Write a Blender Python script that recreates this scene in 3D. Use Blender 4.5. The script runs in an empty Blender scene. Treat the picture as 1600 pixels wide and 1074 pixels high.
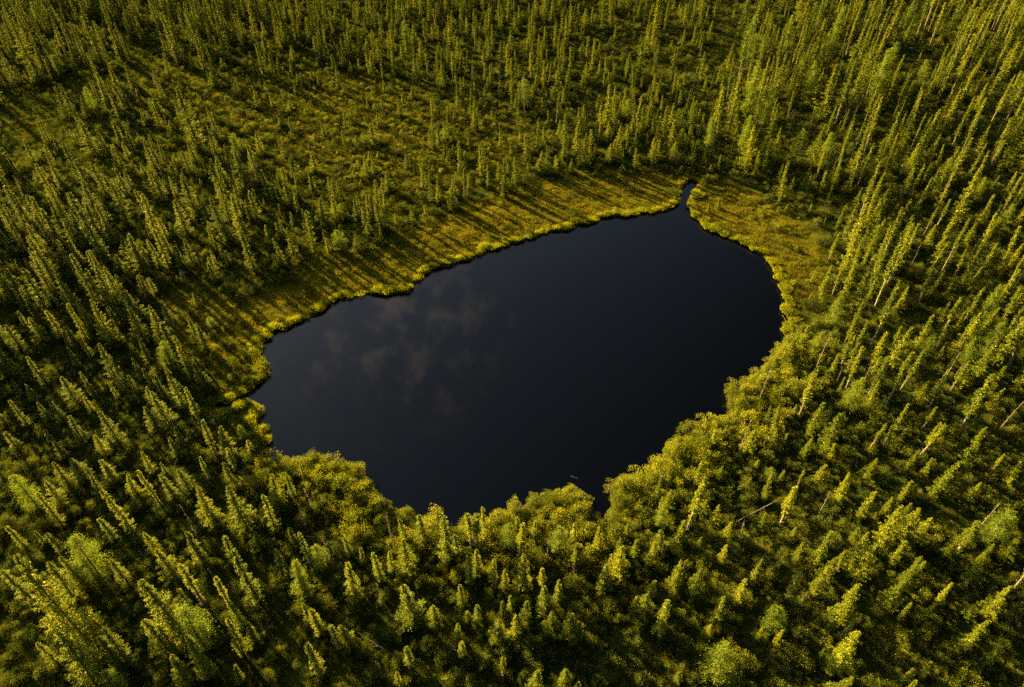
import bpy, math, random
import numpy as np
from mathutils import Vector

# ------------------------------------------------------------------ camera, sky, sun, exposure
S = bpy.context.scene
COL = S.collection
CAM_H, PITCH, FPX, W0, H0 = 60.0, 43.2, 1120.0, 1600.0, 1074.0
cam = bpy.data.cameras.new('camera')
cam.sensor_width = 36.0
cam.lens = FPX / W0 * 36.0
cam.clip_end = 9000.0
camo = bpy.data.objects.new('camera', cam)
COL.objects.link(camo)
camo.location = (0, 0, CAM_H)
camo.rotation_euler = (math.radians(90 - PITCH), 0, 0)
S.camera = camo

SUN_AZ, SUN_EL = math.radians(-46.0), math.radians(12.6)
SVEC = (math.sin(SUN_AZ) * math.cos(SUN_EL), math.cos(SUN_AZ) * math.cos(SUN_EL), math.sin(SUN_EL))
world = bpy.data.worlds.new('World')
S.world = world
world.use_nodes = True
wn, wl = world.node_tree.nodes, world.node_tree.links
bgn = wn['Background']
sky = wn.new('ShaderNodeTexSky')
sky.sky_type = 'NISHITA'
sky.sun_disc = False
sky.sun_elevation = SUN_EL
sky.sun_rotation = SUN_AZ
bgn.inputs[1].default_value = 0.030  # sky strength
sky.dust_density = 2.0
sky.ozone_density = 0.6
sky.air_density = 1.0
# thin broken evening clouds high in the sky ahead (mirrored in the pond)
tc = wn.new('ShaderNodeTexCoord')
cl = wn.new('ShaderNodeTexNoise'); cl.inputs['Scale'].default_value = 27.0
cl.inputs['Detail'].default_value = 7.0; cl.inputs['Roughness'].default_value = 0.62
cr = wn.new('ShaderNodeMapRange'); cr.inputs[1].default_value = 0.49; cr.inputs[2].default_value = 0.74
dt = wn.new('ShaderNodeVectorMath'); dt.operation = 'DOT_PRODUCT'
CLOUD_DIR = Vector((-0.185, 0.765, 0.67)).normalized()
dt.inputs[1].default_value = CLOUD_DIR
dr = wn.new('ShaderNodeMapRange'); dr.inputs[1].default_value = 0.981; dr.inputs[2].default_value = 0.999
mu = wn.new('ShaderNodeMath'); mu.operation = 'MULTIPLY'
mx = wn.new('ShaderNodeMixRGB'); mx.blend_type = 'MIX'
mx.inputs[2].default_value = (6.4, 5.2, 4.5, 1)
wl.new(tc.outputs['Generated'], cl.inputs['Vector'])
wl.new(tc.outputs['Generated'], dt.inputs[0])
wl.new(cl.outputs[0], cr.inputs[0]); wl.new(dt.outputs['Value'], dr.inputs[0])
wl.new(cr.outputs[0], mu.inputs[0]); wl.new(dr.outputs[0], mu.inputs[1])
wl.new(mu.outputs[0], mx.inputs[0]); wl.new(sky.outputs[0], mx.inputs[1])
# gradient added for the pond's reflection: the sky brightens towards the low sun and is deep on the far side
sd = wn.new('ShaderNodeVectorMath'); sd.operation = 'DOT_PRODUCT'; sd.inputs[1].default_value = SVEC
sm = wn.new('ShaderNodeMapRange'); sm.inputs[1].default_value = .35; sm.inputs[2].default_value = .92; sm.inputs[3].default_value = .30; sm.inputs[4].default_value = 1.7
vm = wn.new('ShaderNodeVectorMath'); vm.operation = 'SCALE'
wl.new(tc.outputs['Generated'], sd.inputs[0]); wl.new(sd.outputs['Value'], sm.inputs[0])
wl.new(mx.outputs[0], vm.inputs[0]); wl.new(sm.outputs[0], vm.inputs['Scale'])
wl.new(vm.outputs[0], bgn.inputs[0])

sun = bpy.data.lights.new('sun', 'SUN')
sun.energy = 5.0
sun.angle = math.radians(0.6)
sun.color = (1.0, 0.69, 0.17)
suno = bpy.data.objects.new('sun', sun)
COL.objects.link(suno)
SV = Vector((math.sin(SUN_AZ) * math.cos(SUN_EL), math.cos(SUN_AZ) * math.cos(SUN_EL), math.sin(SUN_EL)))
suno.rotation_euler = SV.to_track_quat('Z', 'Y').to_euler()
suno.location = (-60, 60, 80)

S.view_settings.view_transform = 'Standard'
S.view_settings.look = 'None'
S.view_settings.gamma = 1.0
S.view_settings.exposure = 3.05
S.cycles.max_bounces = 5
S.cycles.diffuse_bounces = 3
S.cycles.glossy_bounces = 2
S.cycles.transmission_bounces = 3
S.cycles.transparent_max_bounces = 4
S.cycles.use_denoising = False

rng = np.random.default_rng(7)
random.seed(7)
CP, SP = math.cos(math.radians(PITCH)), math.sin(math.radians(PITCH))


def ground_at(x, y, z=0.35):
    """a point of the photograph (1600 x 1074) on the level z"""
    u, v = (np.asarray(x, float) - W0 / 2) / FPX, (H0 / 2 - np.asarray(y, float)) / FPX
    d1, d2 = CP + v * SP, -SP + v * CP
    t = (z - CAM_H) / d2
    return u * t, d1 * t


def pixel_of(X, Y, Z=0.35):
    X, Y, Z = (np.asarray(a, float) for a in (X, Y, Z))
    zc = Z - CAM_H
    dep = Y * CP - zc * SP
    up = Y * SP + zc * CP
    return W0 / 2 + FPX * X / dep, H0 / 2 - FPX * up / dep


# ------------------------------------------------------------------ numpy value noise
_perm = rng.random((256, 256))


def vnoise(x, y):
    xi, yi = np.floor(x).astype(int), np.floor(y).astype(int)
    fx, fy = x - xi, y - yi
    fx, fy = fx * fx * (3 - 2 * fx), fy * fy * (3 - 2 * fy)
    g = lambda a, b: _perm[a & 255, b & 255]
    return (g(xi, yi) * (1 - fx) + g(xi + 1, yi) * fx) * (1 - fy) + (g(xi, yi + 1) * (1 - fx) + g(xi + 1, yi + 1) * fx) * fy


def fbm(x, y, o=4):
    s, a, t = 0, 0.5, 0
    for k in range(o):
        s = s + a * vnoise(x * 2 ** k + 17.3 * k, y * 2 ** k + 5.1 * k); t += a; a *= 0.55
    return s / t


# ------------------------------------------------------------------ the pond's outline (photograph pixels)
FAR = [(1061, 321), (1064, 308), (1067, 297), (1071, 288), (1077, 283), (1086, 284), (1089, 290), (1085, 298), (1079, 309), (1074, 319), (1078, 330), (1084, 342),
       (1095, 351), (1104, 361), (1122, 365), (1132, 374), (1146, 377), (1158, 380), (1172, 388), (1188, 398), (1202, 409), (1207, 420), (1209, 432), (1219, 441),
       (1227, 448), (1217, 456), (1220, 466), (1230, 475), (1221, 485), (1230, 494), (1240, 500), (1226, 508)]
NEAR = [(1218, 520), (1213, 532), (1199, 544), (1197, 560), (1182, 571), (1168, 580), (1152, 589), (1142, 607), (1140, 628), (1129, 644), (1118, 651), (1103, 645),
        (1091, 654), (1084, 665), (1066, 666), (1048, 677), (1042, 694), (1040, 706), (1018, 713), (1001, 728), (989, 736), (971, 731), (951, 741), (946, 757),
        (955, 776), (954, 790), (940, 793), (918, 797), (926, 784), (929, 775), (926, 766), (914, 759), (898, 755), (872, 753), (860, 760), (836, 764), (824, 772),
        (806, 779), (790, 792), (768, 797), (750, 809), (722, 811), (700, 811), (684, 799), (668, 793), (650, 791), (636, 781), (618, 777), (602, 772), (591, 775),
        (588, 757), (573, 733), (560, 718), (542, 712), (520, 707), (502, 698), (486, 706), (458, 707), (430, 711)]
LEFT = [(420, 708), (421, 686), (418, 670), (408, 660), (409, 646), (403, 633), (388, 627), (372, 634), (352, 644), (334, 650), (326, 644), (345, 633), (366, 626),
        (385, 615), (396, 608), (407, 599), (418, 586), (416, 566), (406, 556), (406, 537), (424, 526), (425, 515), (440, 515), (456, 506), (480, 498),
        (502, 489), (520, 474), (537, 465), (560, 461), (580, 458), (604, 460), (622, 458), (638, 456), (652, 442), (664, 431), (676, 420), (690, 418), (704, 414),
        (730, 406), (748, 400), (754, 391), (780, 388), (800, 381), (820, 376), (838, 371), (856, 362), (876, 359), (894, 356), (908, 351), (920, 349), (940, 342),
        (960, 338), (980, 337), (1000, 335), (1020, 331), (1046, 327)]
pts = []
for (x, y) in FAR:
    pts.append(ground_at(x, y - 1, 0.0) + (0,))
for (x, y) in NEAR:
    pts.append(ground_at(x + 1, y + 13, 0.0) + (1,))
for (x, y) in LEFT:
    pts.append(ground_at(x - 1, y + 1, 0.0) + (0,))
P0 = np.array(pts)
out = []
for i in range(len(P0)):
    a, b = P0[i], P0[(i + 1) % len(P0)]
    L = math.hypot(*(b - a)[:2]); n = max(1, int(L / 0.35))
    t = np.arange(n)[:, None] / n
    out.append(a * (1 - t) + b * t)
P = np.concatenate(out)
for _ in range(2):
    P[:, :2] = (np.roll(P[:, :2], 1, 0) + 2 * P[:, :2] + np.roll(P[:, :2], -1, 0)) / 4
dxy = np.roll(P[:, :2], -1, 0) - np.roll(P[:, :2], 1, 0)
dxy /= np.linalg.norm(dxy, axis=1)[:, None] + 1e-9
nrm = np.stack([-dxy[:, 1], dxy[:, 0]], 1)
wob = (fbm(P[:, 0] * .8, P[:, 1] * .8, 3) - .5) * 1.0 + (vnoise(P[:, 0] * 2.6, P[:, 1] * 2.6) - .5) * .35
_px, _py = pixel_of(P[:, 0], P[:, 1], 0)
wob = np.where(P[:, 2] > .5, wob * 1.5, wob)
wob *= np.where((abs(_px - 1076) < 28) & (_py < 325), .15, 1)
P[:, :2] += nrm * wob[:, None]
POLY = P[:, :2].copy()
NEARSIDE = P[:, 2]


def inside(X, Y, poly):
    r = np.zeros(np.shape(X), bool)
    x1, y1 = poly[:, 0], poly[:, 1]
    x2, y2 = np.roll(x1, -1), np.roll(y1, -1)
    for a, b, c, d in zip(x1, y1, x2, y2):
        if b == d:
            continue
        m = (b > Y) != (d > Y)
        r ^= m & (X < (c - a) * (Y - b) / (d - b) + a)
    return r


def shore_dist(X, Y):
    """signed metres from the shore, positive on land (clipped at 12)"""
    X, Y = np.asarray(X, float).ravel(), np.asarray(Y, float).ravel()
    out = np.full(X.shape, 12.0)
    lo, hi = POLY.min(0) - 12, POLY.max(0) + 12
    m = np.where((X > lo[0]) & (X < hi[0]) & (Y > lo[1]) & (Y < hi[1]))[0]
    A = POLY; B = np.roll(POLY, -1, 0)
    for s in range(0, len(m), 8000):
        k = m[s:s + 8000]
        q = np.stack([X[k], Y[k]], 1).astype(np.float32)
        d = ((q[:, None, :] - A[None, :, :].astype(np.float32)) ** 2).sum(2)
        out[k] = np.minimum(12, np.sqrt(d.min(1)))
    ins = np.zeros(X.shape, bool)
    ins[m] = inside(X[m], Y[m], POLY)
    out[ins] *= -1
    return out


# ------------------------------------------------------------------ regions (photograph pixels of the ground point)
def poly_px(X, Y, poly):
    px, py = pixel_of(X, Y)
    return inside(px, py, np.array(poly, float))


MEADOW = [(330, 640), (310, 600), (275, 560), (250, 510), (225, 462), (262, 448), (330, 462), (385, 448), (440, 432), (500, 412), (560, 396), (620, 368), (660, 345), (705, 332), (760, 308),
          (800, 292), (850, 280), (900, 270), (960, 268), (1040, 272), (1075, 268), (1110, 272), (1170, 296), (1215, 325), (1255, 350), (1285, 385), (1290, 425), (1270, 450),
          (1262, 490), (1240, 510), (1150, 480), (1050, 400), (900, 420), (600, 560), (430, 640)]
BOG = [(230, 150), (330, 105), (420, 118), (520, 130), (640, 118), (700, 150), (770, 165), (830, 205), (780, 260), (700, 300), (640, 330), (560, 310), (470, 300), (420, 250), (330, 215), (270, 200)]


def soft(X, Y, poly, w=3.0):
    """0..1 membership with a ragged edge"""
    jx, jy = (fbm(X * .12, Y * .12, 3) - .5) * 2 * w, (fbm(X * .12 + 40, Y * .12 + 9, 3) - .5) * 2 * w
    s = 0
    for k in range(5):
        a = k * 1.257
        s = s + poly_px(X + jx + w * .6 * math.cos(a), Y + jy + w * .6 * math.sin(a), poly).astype(float)
    return s / 5


def ground_z(X, Y, d=None):
    if d is None:
        d = shore_dist(X, Y).reshape(np.shape(X))
    h = np.clip((d + 1.1) / 1.35, 0, 1)
    base = -1.3 + h * h * (3 - 2 * h) * 1.55
    land = np.clip(d / 1.5, 0, 1)
    hum = (fbm(X * .55, Y * .55, 3) - .5) * .5 + (vnoise(X * 1.9, Y * 1.9) - .5) * .16 + (fbm(X * .06, Y * .06, 2) - .4) * .8
    z = base + land * hum * np.clip(.35 + d / 14, 0, 1)
    return np.where(d > .3, np.maximum(z, .12 + .1 * vnoise(X * 1.3, Y * 1.3)), z)


# ------------------------------------------------------------------ materials
def new_mat(name):
    m = bpy.data.materials.new(name)
    m.use_nodes = True
    nt = m.node_tree
    nt.nodes.clear()
    return m, nt, nt.nodes.new('ShaderNodeOutputMaterial')


def ramp(nt, cols):
    r = nt.nodes.new('ShaderNodeValToRGB')
    e = r.color_ramp.elements
    e[0].position, e[0].color = cols[0][0], (*cols[0][1], 1)
    e[1].position, e[1].color = cols[-1][0], (*cols[-1][1], 1)
    for p, c in cols[1:-1]:
        k = e.new(p); k.color = (*c, 1)
    return r


def leaf_mat(name, c_lo, c_mid, c_hi, trans=0.35, scale=1.2, gloss=.015):
    """foliage: clumps and single plants differ in colour; light also passes through the leaves"""
    m, nt, out = new_mat(name)
    N, L = nt.nodes, nt.links
    oi = N.new('ShaderNodeObjectInfo'); tcn = N.new('ShaderNodeTexCoord')
    no = N.new('ShaderNodeTexNoise'); no.inputs['Scale'].default_value = scale; no.inputs['Detail'].default_value = 3
    gp = N.new('ShaderNodeNewGeometry')
    a = N.new('ShaderNodeMath'); a.operation = 'MULTIPLY_ADD'; a.inputs[1].default_value = .42; 
    b = N.new('ShaderNodeMath'); b.operation = 'MULTIPLY_ADD'; b.inputs[1].default_value = .30
    c = N.new('ShaderNodeMath'); c.operation = 'MULTIPLY_ADD'; c.inputs[1].default_value = .22; c.inputs[2].default_value = .11
    L.new(tcn.outputs['Object'], no.inputs['Vector'])
    L.new(gp.outputs['Random Per Island'], c.inputs[0])
    L.new(oi.outputs['Random'], b.inputs[0]); L.new(c.outputs[0], b.inputs[2])
    L.new(no.outputs[0], a.inputs[0]); L.new(b.outputs[0], a.inputs[2])
    r = ramp(nt, [(.15, c_lo), (.5, c_mid), (.95, c_hi)])
    L.new(a.outputs[0], r.inputs[0])
    d = N.new('ShaderNodeBsdfDiffuse'); t = N.new('ShaderNodeBsdfTranslucent')
    g = N.new('ShaderNodeBsdfGlossy'); g.inputs['Roughness'].default_value = .5
    g.inputs['Color'].default_value = (.8, .8, .6, 1)
    m1 = N.new('ShaderNodeMixShader'); m1.inputs[0].default_value = trans
    m2 = N.new('ShaderNodeMixShader'); m2.inputs[0].default_value = gloss
    hs = N.new('ShaderNodeHueSaturation'); hs.inputs['Value'].default_value = 1.5
    L.new(r.outputs[0], d.inputs[0]); L.new(r.outputs[0], hs.inputs['Color']); L.new(hs.outputs[0], t.inputs[0])
    L.new(d.outputs[0], m1.inputs[1]); L.new(t.outputs[0], m1.inputs[2])
    L.new(m1.outputs[0], m2.inputs[1]); L.new(g.outputs[0], m2.inputs[2])
    L.new(m2.outputs[0], out.inputs[0])
    return m


def bark_mat(name, c1, c2):
    m, nt, out = new_mat(name)
    N, L = nt.nodes, nt.links
    tcn = N.new('ShaderNodeTexCoord'); no = N.new('ShaderNodeTexNoise'); no.inputs['Scale'].default_value = 6; no.inputs['Detail'].default_value = 4
    r = ramp(nt, [(.3, c1), (.7, c2)])
    d = N.new('ShaderNodeBsdfPrincipled'); d.inputs['Roughness'].default_value = .9
    L.new(tcn.outputs['Object'], no.inputs['Vector']); L.new(no.outputs[0], r.inputs[0]); L.new(r.outputs[0], d.inputs[0]); L.new(d.outputs[0], out.inputs[0])
    return m


M_SPRUCE = leaf_mat('spruce_needles', (.030, .055, .010), (.125, .160, .012), (.33, .335, .015), .07)
M_LARCH = leaf_mat('larch_needles', (.065, .105, .010), (.105, .150, .012), (.18, .225, .014), .3)
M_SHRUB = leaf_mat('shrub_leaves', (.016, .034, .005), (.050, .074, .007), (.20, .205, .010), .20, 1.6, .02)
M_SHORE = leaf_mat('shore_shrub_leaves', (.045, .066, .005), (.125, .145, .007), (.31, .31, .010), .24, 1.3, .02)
M_HEATH = leaf_mat('heath_leaves', (.014, .028, .004), (.036, .052, .006), (.11, .10, .009), .3, 1.6, .01)
M_SEDGE = leaf_mat('sedge_blades', (.034, .042, .005), (.092, .092, .007), (.22, .175, .009), .38, .5, .01)
M_RIM = leaf_mat('rim_sedge_blades', (.07, .09, .006), (.16, .18, .008), (.30, .29, .010), .4, .5, .01)
M_BARK = bark_mat('dark_bark', (.045, .035, .025), (.13, .105, .075))
M_DEAD = bark_mat('grey_dead_wood', (.10, .09, .07), (.23, .205, .16))

m, nt, out_ = new_mat('moss_and_peat')
N, L = nt.nodes, nt.links
tcn = N.new('ShaderNodeTexCoord')
n1 = N.new('ShaderNodeTexNoise'); n1.inputs['Scale'].default_value = .35; n1.inputs['Detail'].default_value = 8; n1.inputs['Roughness'].default_value = .7
n2 = N.new('ShaderNodeTexNoise'); n2.inputs['Scale'].default_value = 3.2; n2.inputs['Detail'].default_value = 8; n2.inputs['Roughness'].default_value = .75
L.new(tcn.outputs['Object'], n1.inputs['Vector']); L.new(tcn.outputs['Object'], n2.inputs['Vector'])
mixn = N.new('ShaderNodeMath'); mixn.operation = 'MULTIPLY_ADD'; mixn.inputs[1].default_value = .55
sc = N.new('ShaderNodeMath'); sc.operation = 'MULTIPLY'; sc.inputs[1].default_value = .45
L.new(n2.outputs[0], sc.inputs[0]); L.new(n1.outputs[0], mixn.inputs[0]); L.new(sc.outputs[0], mixn.inputs[2])
r_for = ramp(nt, [(.32, (.014, .025, .004)), (.5, (.042, .056, .006)), (.68, (.10, .088, .009))])
r_med = ramp(nt, [(.32, (.020, .028, .004)), (.46, (.055, .058, .005)), (.57, (.105, .090, .007)), (.70, (.17, .095, .009))])
r_wet = ramp(nt, [(.35, (.015, .013, .008)), (.7, (.045, .034, .018))])
at = N.new('ShaderNodeAttribute'); at.attribute_name = 'meadow'
aw = N.new('ShaderNodeAttribute'); aw.attribute_name = 'wet'
mc = N.new('ShaderNodeMixRGB'); mw = N.new('ShaderNodeMixRGB')
for r in (r_for, r_med, r_wet):
    L.new(mixn.outputs[0], r.inputs[0])
L.new(at.outputs['Fac'], mc.inputs[0]); L.new(r_for.outputs[0], mc.inputs[1]); L.new(r_med.outputs[0], mc.inputs[2])
L.new(aw.outputs['Fac'], mw.inputs[0]); L.new(mc.outputs[0], mw.inputs[1]); L.new(r_wet.outputs[0], mw.inputs[2])
bmp = N.new('ShaderNodeBump'); bmp.inputs['Strength'].default_value = .9; bmp.inputs['Distance'].default_value = .25
L.new(n2.outputs[0], bmp.inputs['Height'])
pr = N.new('ShaderNodeBsdfDiffuse')
L.new(mw.outputs[0], pr.inputs[0]); L.new(bmp.outputs[0], pr.inputs['Normal']); L.new(pr.outputs[0], out_.inputs[0])
M_GROUND = m

m, nt, out_ = new_mat('dark_peat_water')
pr = nt.nodes.new('ShaderNodeBsdfPrincipled')
pr.inputs['Base Color'].default_value = (.0004, .0004, .0004, 1)
pr.inputs['Roughness'].default_value = .03
pr.inputs['IOR'].default_value = 1.33
nt.links.new(pr.outputs[0], out_.inputs[0])
M_WATER = m


# ------------------------------------------------------------------ mesh helpers
class MB:
    def __init__(s):
        s.v, s.q, s.n, s.mi = [], [], 0, []

    def add(s, verts, quads, mat=0):
        verts = np.asarray(verts, np.float32).reshape(-1, 3); quads = np.asarray(quads, np.int32).reshape(-1, 4)
        s.v.append(verts); s.q.append(quads + s.n); s.n += len(verts); s.mi.append(np.full(len(quads), mat, np.int32))

    def mesh(s, name, mats, smooth=False):
        v, q, mi = np.concatenate(s.v), np.concatenate(s.q), np.concatenate(s.mi)
        me = bpy.data.meshes.new(name)
        me.vertices.add(len(v)); me.vertices.foreach_set('co', v.ravel())
        me.loops.add(q.size); me.loops.foreach_set('vertex_index', q.ravel())
        me.polygons.add(len(q))
        me.polygons.foreach_set('loop_start', np.arange(len(q), dtype=np.int32) * 4)
        me.polygons.foreach_set('loop_total', np.full(len(q), 4, np.int32))
        me.polygons.foreach_set('material_index', mi)
        if smooth:
            me.polygons.foreach_set('use_smooth', np.ones(len(q), bool))
        for mt in mats:
            me.materials.append(mt)
        me.update(calc_edges=True)
        return me

    def merged(s, other, mat):
        for v, q in zip(other.v, [q - 0 for q in other.q]):
            pass
        v, q = np.concatenate(other.v), np.concatenate(other.q)
        s.add(v, q, mat)


def unit(a):
    return a / (np.linalg.norm(a, axis=-1, keepdims=True) + 1e-9)


def leaves(mb, c, d, n, ln, wd, mat=0):
    """rhombic leaf or twig faces: centre foot c, direction d, rough normal n"""
    d = unit(d); side = unit(np.cross(d, n))
    ln = np.broadcast_to(ln, (len(c),))[:, None]; wd = np.broadcast_to(wd, (len(c),))[:, None]
    v = np.stack([c, c + d * ln * .45 + side * wd * .5, c + d * ln, c + d * ln * .45 - side * wd * .5], 1)
    k = np.arange(len(c) * 4).reshape(-1, 4)
    mb.add(v.reshape(-1, 3), k, mat)


def tube(mb, pts, rad, k=6, mat=0):
    pts = np.asarray(pts, float); rad = np.asarray(rad, float)
    t = unit(np.gradient(pts, axis=0))
    ref = np.where(np.abs(t[:, 2:3]) > .9, [[1., 0, 0]], [[0, 0, 1.]])
    a = unit(np.cross(t, ref)); b = np.cross(t, a)
    ang = np.arange(k) / k * 2 * math.pi
    v = pts[:, None, :] + rad[:, None, None] * (a[:, None, :] * np.cos(ang)[None, :, None] + b[:, None, :] * np.sin(ang)[None, :, None])
    n = len(pts)
    q = [[i * k + j, i * k + (j + 1) % k, (i + 1) * k + (j + 1) % k, (i + 1) * k + j] for i in range(n - 1) for j in range(k)]
    mb.add(v.reshape(-1, 3), q, mat)


def rnd(n, a=0., b=1.):
    return rng.random(n) * (b - a) + a


def rdir(n):
    v = rng.normal(size=(n, 3)); return unit(v)


# ------------------------------------------------------------------ spruces, larches, snags: one unit = 1 m
def spruce(H=7.0, R=.8, z0=.08, bare=.0, density=1.0, lean=0.0, club=.35, dead=False, taper=.85):
    """returns (trunk builder, crown builder)"""
    tr, cr = MB(), MB()
    bend = rnd(1, -1, 1)[0] * .12; bx = rnd(1, 0, 6.28)[0]
    def axis(z):
        s = z / H
        off = bend * np.sin(s * 2.6) * H * .12 + lean * s * s * H
        return np.stack([off * math.cos(bx), off * math.sin(bx), z], -1)
    zz = np.linspace(-.25, H, 9)
    tube(tr, axis(zz), np.interp(zz, [0, H], [(.032 if dead else .085) * H / 7 + .015, .012]), 6)
    # branches
    z = z0 * H
    B = []
    gap_c = rnd(3, .15, .85); 
    while z < H * .995:
        t = z / H
        env = ((1 - t) ** taper * 1.02 + .04) * (0.6 + .4 * min(1, (t - z0) / .15))
        env += club * .55 * math.exp(-((t - .90) / .06) ** 2)
        if bare and t < bare:
            env *= .45
        env *= 1 - .25 * sum(math.exp(-((t - g) / .035) ** 2) for g in gap_c)
        nb = 2 if dead else 5
        for k in range(nb):
            B.append((z + rnd(1, -.06, .06)[0], rnd(1, 0, 6.283)[0], max(.10, R * env * rnd(1, .4, 1.35)[0]), t))
        z += .20
    for (bz, az, bl, t) in B:
        if bz > H: continue
        isdead = dead or (bare and t < bare and random.random() < .75)
        s = np.linspace(0, 1, 5)
        drop = (-.45 + .75 * t) * bl
        r_ = bl * s
        zc = bz + drop * s + .28 * bl * s * s
        base = axis(np.full(5, bz))
        path = np.stack([base[:, 0] + r_ * math.cos(az), base[:, 1] + r_ * math.sin(az), zc], 1)
        if (isdead and random.random() < .75) or (not isdead and bl > .45 and random.random() < .15):
            tube(tr, path[[0, 2, 4]], [.018, .012, .004], 3)
        if isdead:
            n = 3 if dead else 4
            si = rnd(n)
            c = np.stack([np.interp(si, s, path[:, j]) for j in range(3)], 1)
            leaves(tr, c, rdir(n) + np.array([math.cos(az), math.sin(az), .1]), rdir(n), rnd(n, .12, .3), .009)
            continue
        n = int((22 + 84 * bl) * density)
        si = rnd(n) ** .6
        c = np.stack([np.interp(si, s, path[:, j]) for j in range(3)], 1)
        o = np.array([math.cos(az), math.sin(az), 0]); p = np.array([-math.sin(az), math.cos(az), 0])
        sd = rng.choice([-1., 1.], n)[:, None] * rnd(n, .15, 1.1)[:, None]
        d = o * rnd(n, .35, 1.)[:, None] + p * sd + np.array([0, 0, 1.]) * rnd(n, -.55, .55)[:, None]
        c = c + p * sd * .13 * bl * (1.1 - si[:, None] * .6) + rng.normal(size=(n, 3)) * .03
        nn = unit(np.array([0, 0, 1.]) + rng.normal(size=(n, 3)) * .65)
        leaves(cr, c, d, nn, rnd(n, .08, .16) * (.75 + .4 * bl), rnd(n, .025, .048))
    if not dead:
        n = int(330 * R)  # larger inner leaves, added to block light and deepen the crown's self-shadow
        zt = rnd(n, max(z0, bare * .9) * H, H * .93)
        ang, q = rnd(n, 0, 6.283), np.sqrt(rnd(n)) * .42 * R * (1 - zt / H) ** taper
        c = axis(zt) + np.stack([np.cos(ang) * q, np.sin(ang) * q, zt * 0], 1)
        leaves(cr, c, rdir(n) + np.array([0, 0, -.3]), rdir(n), rnd(n, .16, .30), rnd(n, .09, .16))
        n = 40
        zt = rnd(n, H - .5, H)
        c = axis(zt); d = rdir(n) * .8 + np.array([0, 0, .9])
        leaves(cr, c, d, rdir(n), rnd(n, .12, .24), .07)
    return tr, cr


def larch(H=7.0, R=1.5, dens=1.0):
    tr, cr = MB(), MB()
    bx, bend = rnd(1, 0, 6.28)[0], rnd(1, -.3, .3)[0]
    ax = lambda z: np.stack([bend * (z / H) ** 2 * math.cos(bx), bend * (z / H) ** 2 * math.sin(bx), z], -1)
    zz = np.linspace(-.25, H, 8)
    tube(tr, ax(zz), np.interp(zz, [0, H], [.11, .012]), 6)
    z = H * .12
    while z < H:
        t = z / H
        env = R * ((1 - t) ** .62) * (.55 + .45 * min(1, (t - .1) / .25)) + .15
        for k in range(4):
            az, bl = rnd(1, 0, 6.283)[0], env * rnd(1, .35, 1.12)[0]
            s = np.linspace(0, 1, 5)
            base = ax(np.full(5, z))
            up = rnd(1, .05, .45)[0]
            path = np.stack([base[:, 0] + bl * s * math.cos(az), base[:, 1] + bl * s * math.sin(az), z + up * bl * s ** 1.4], 1)
            if random.random() < .5:
                tube(tr, path[[0, 2, 4]], [.02, .012, .004], 3)
            n = int((16 + 42 * bl) * dens)
            si = rnd(n) ** .6
            c = np.stack([np.interp(si, s, path[:, j]) for j in range(3)], 1)
            c += rng.normal(size=(n, 3)) * np.array([.10, .10, .08]) * (.5 + bl)
            o = np.array([math.cos(az), math.sin(az), .3])
            leaves(cr, c, o * .7 + rng.normal(size=(n, 3)) * .6, rdir(n), rnd(n, .10, .20), rnd(n, .035, .06))
        z += .17
    return tr, cr


def bush(R=1.0, Hh=1.1, n=900, ls=.11, spread=.55, stems=17, flat=1.0):
    """a leafy shrub: several stems and clumps of small leaves"""
    st, fo = MB(), MB()
    per = max(12, n // (stems * 3))
    for k in range(stems):
        az, rr = rnd(1, 0, 6.283)[0], R * math.sqrt(rnd(1, .02, 1)[0])
        tip = np.array([rr * math.cos(az), rr * math.sin(az), Hh * (1 - .45 * (rr / R) ** 2) * rnd(1, .75, 1.1)[0]])
        foot = np.array([rr * .3 * math.cos(az), rr * .3 * math.sin(az), -.1])
        mid = (foot + tip) / 2 + np.array([math.cos(az), math.sin(az), 0]) * .12 * R
        path = np.stack([foot, mid, tip])
        tube(st, path, [.018, .012, .004], 3)
        for j in range(3):
            s = rnd(1, .45, 1)[0] if j else 1.
            cc = path[1] * (1 - s) + path[2] * s if s < 1 else path[2]
            cc = cc + rng.normal(size=3) * .16 * R * (j > 0)
            u = rdir(per) * (rnd(per) ** .33)[:, None]
            c = cc + u * np.array([.25, .25, .20]) * R * spread / .55
            c[:, 2] = np.maximum(c[:, 2], .02)
            leaves(fo, c, u + np.array([0, 0, .5]) + rng.normal(size=(per, 3)) * .4, unit(rdir(per) + np.array([0, 0, .7])), rnd(per, ls * .7, ls * 1.3), rnd(per, ls * .45, ls * .75))
    return st, fo


def tuft(n=60, R=.35, h=.45, w=.03):
    mb = MB()
    az = rnd(n, 0, 6.283); r = R * np.sqrt(rnd(n))
    c = np.stack([r * np.cos(az), r * np.sin(az), np.full(n, -.05)], 1)
    d = np.stack([np.cos(az) * rnd(n, .1, .9), np.sin(az) * rnd(n, .1, .9), rnd(n, .6, 1.2)], 1)
    leaves(mb, c, d, rdir(n), rnd(n, h * .6, h * 1.2), w)
    return mb


def both(a, b, ma, mb_, name):
    m = MB(); m.merged(a, 0); m.merged(b, 1)
    return m.mesh(name, [ma, mb_])


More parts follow.
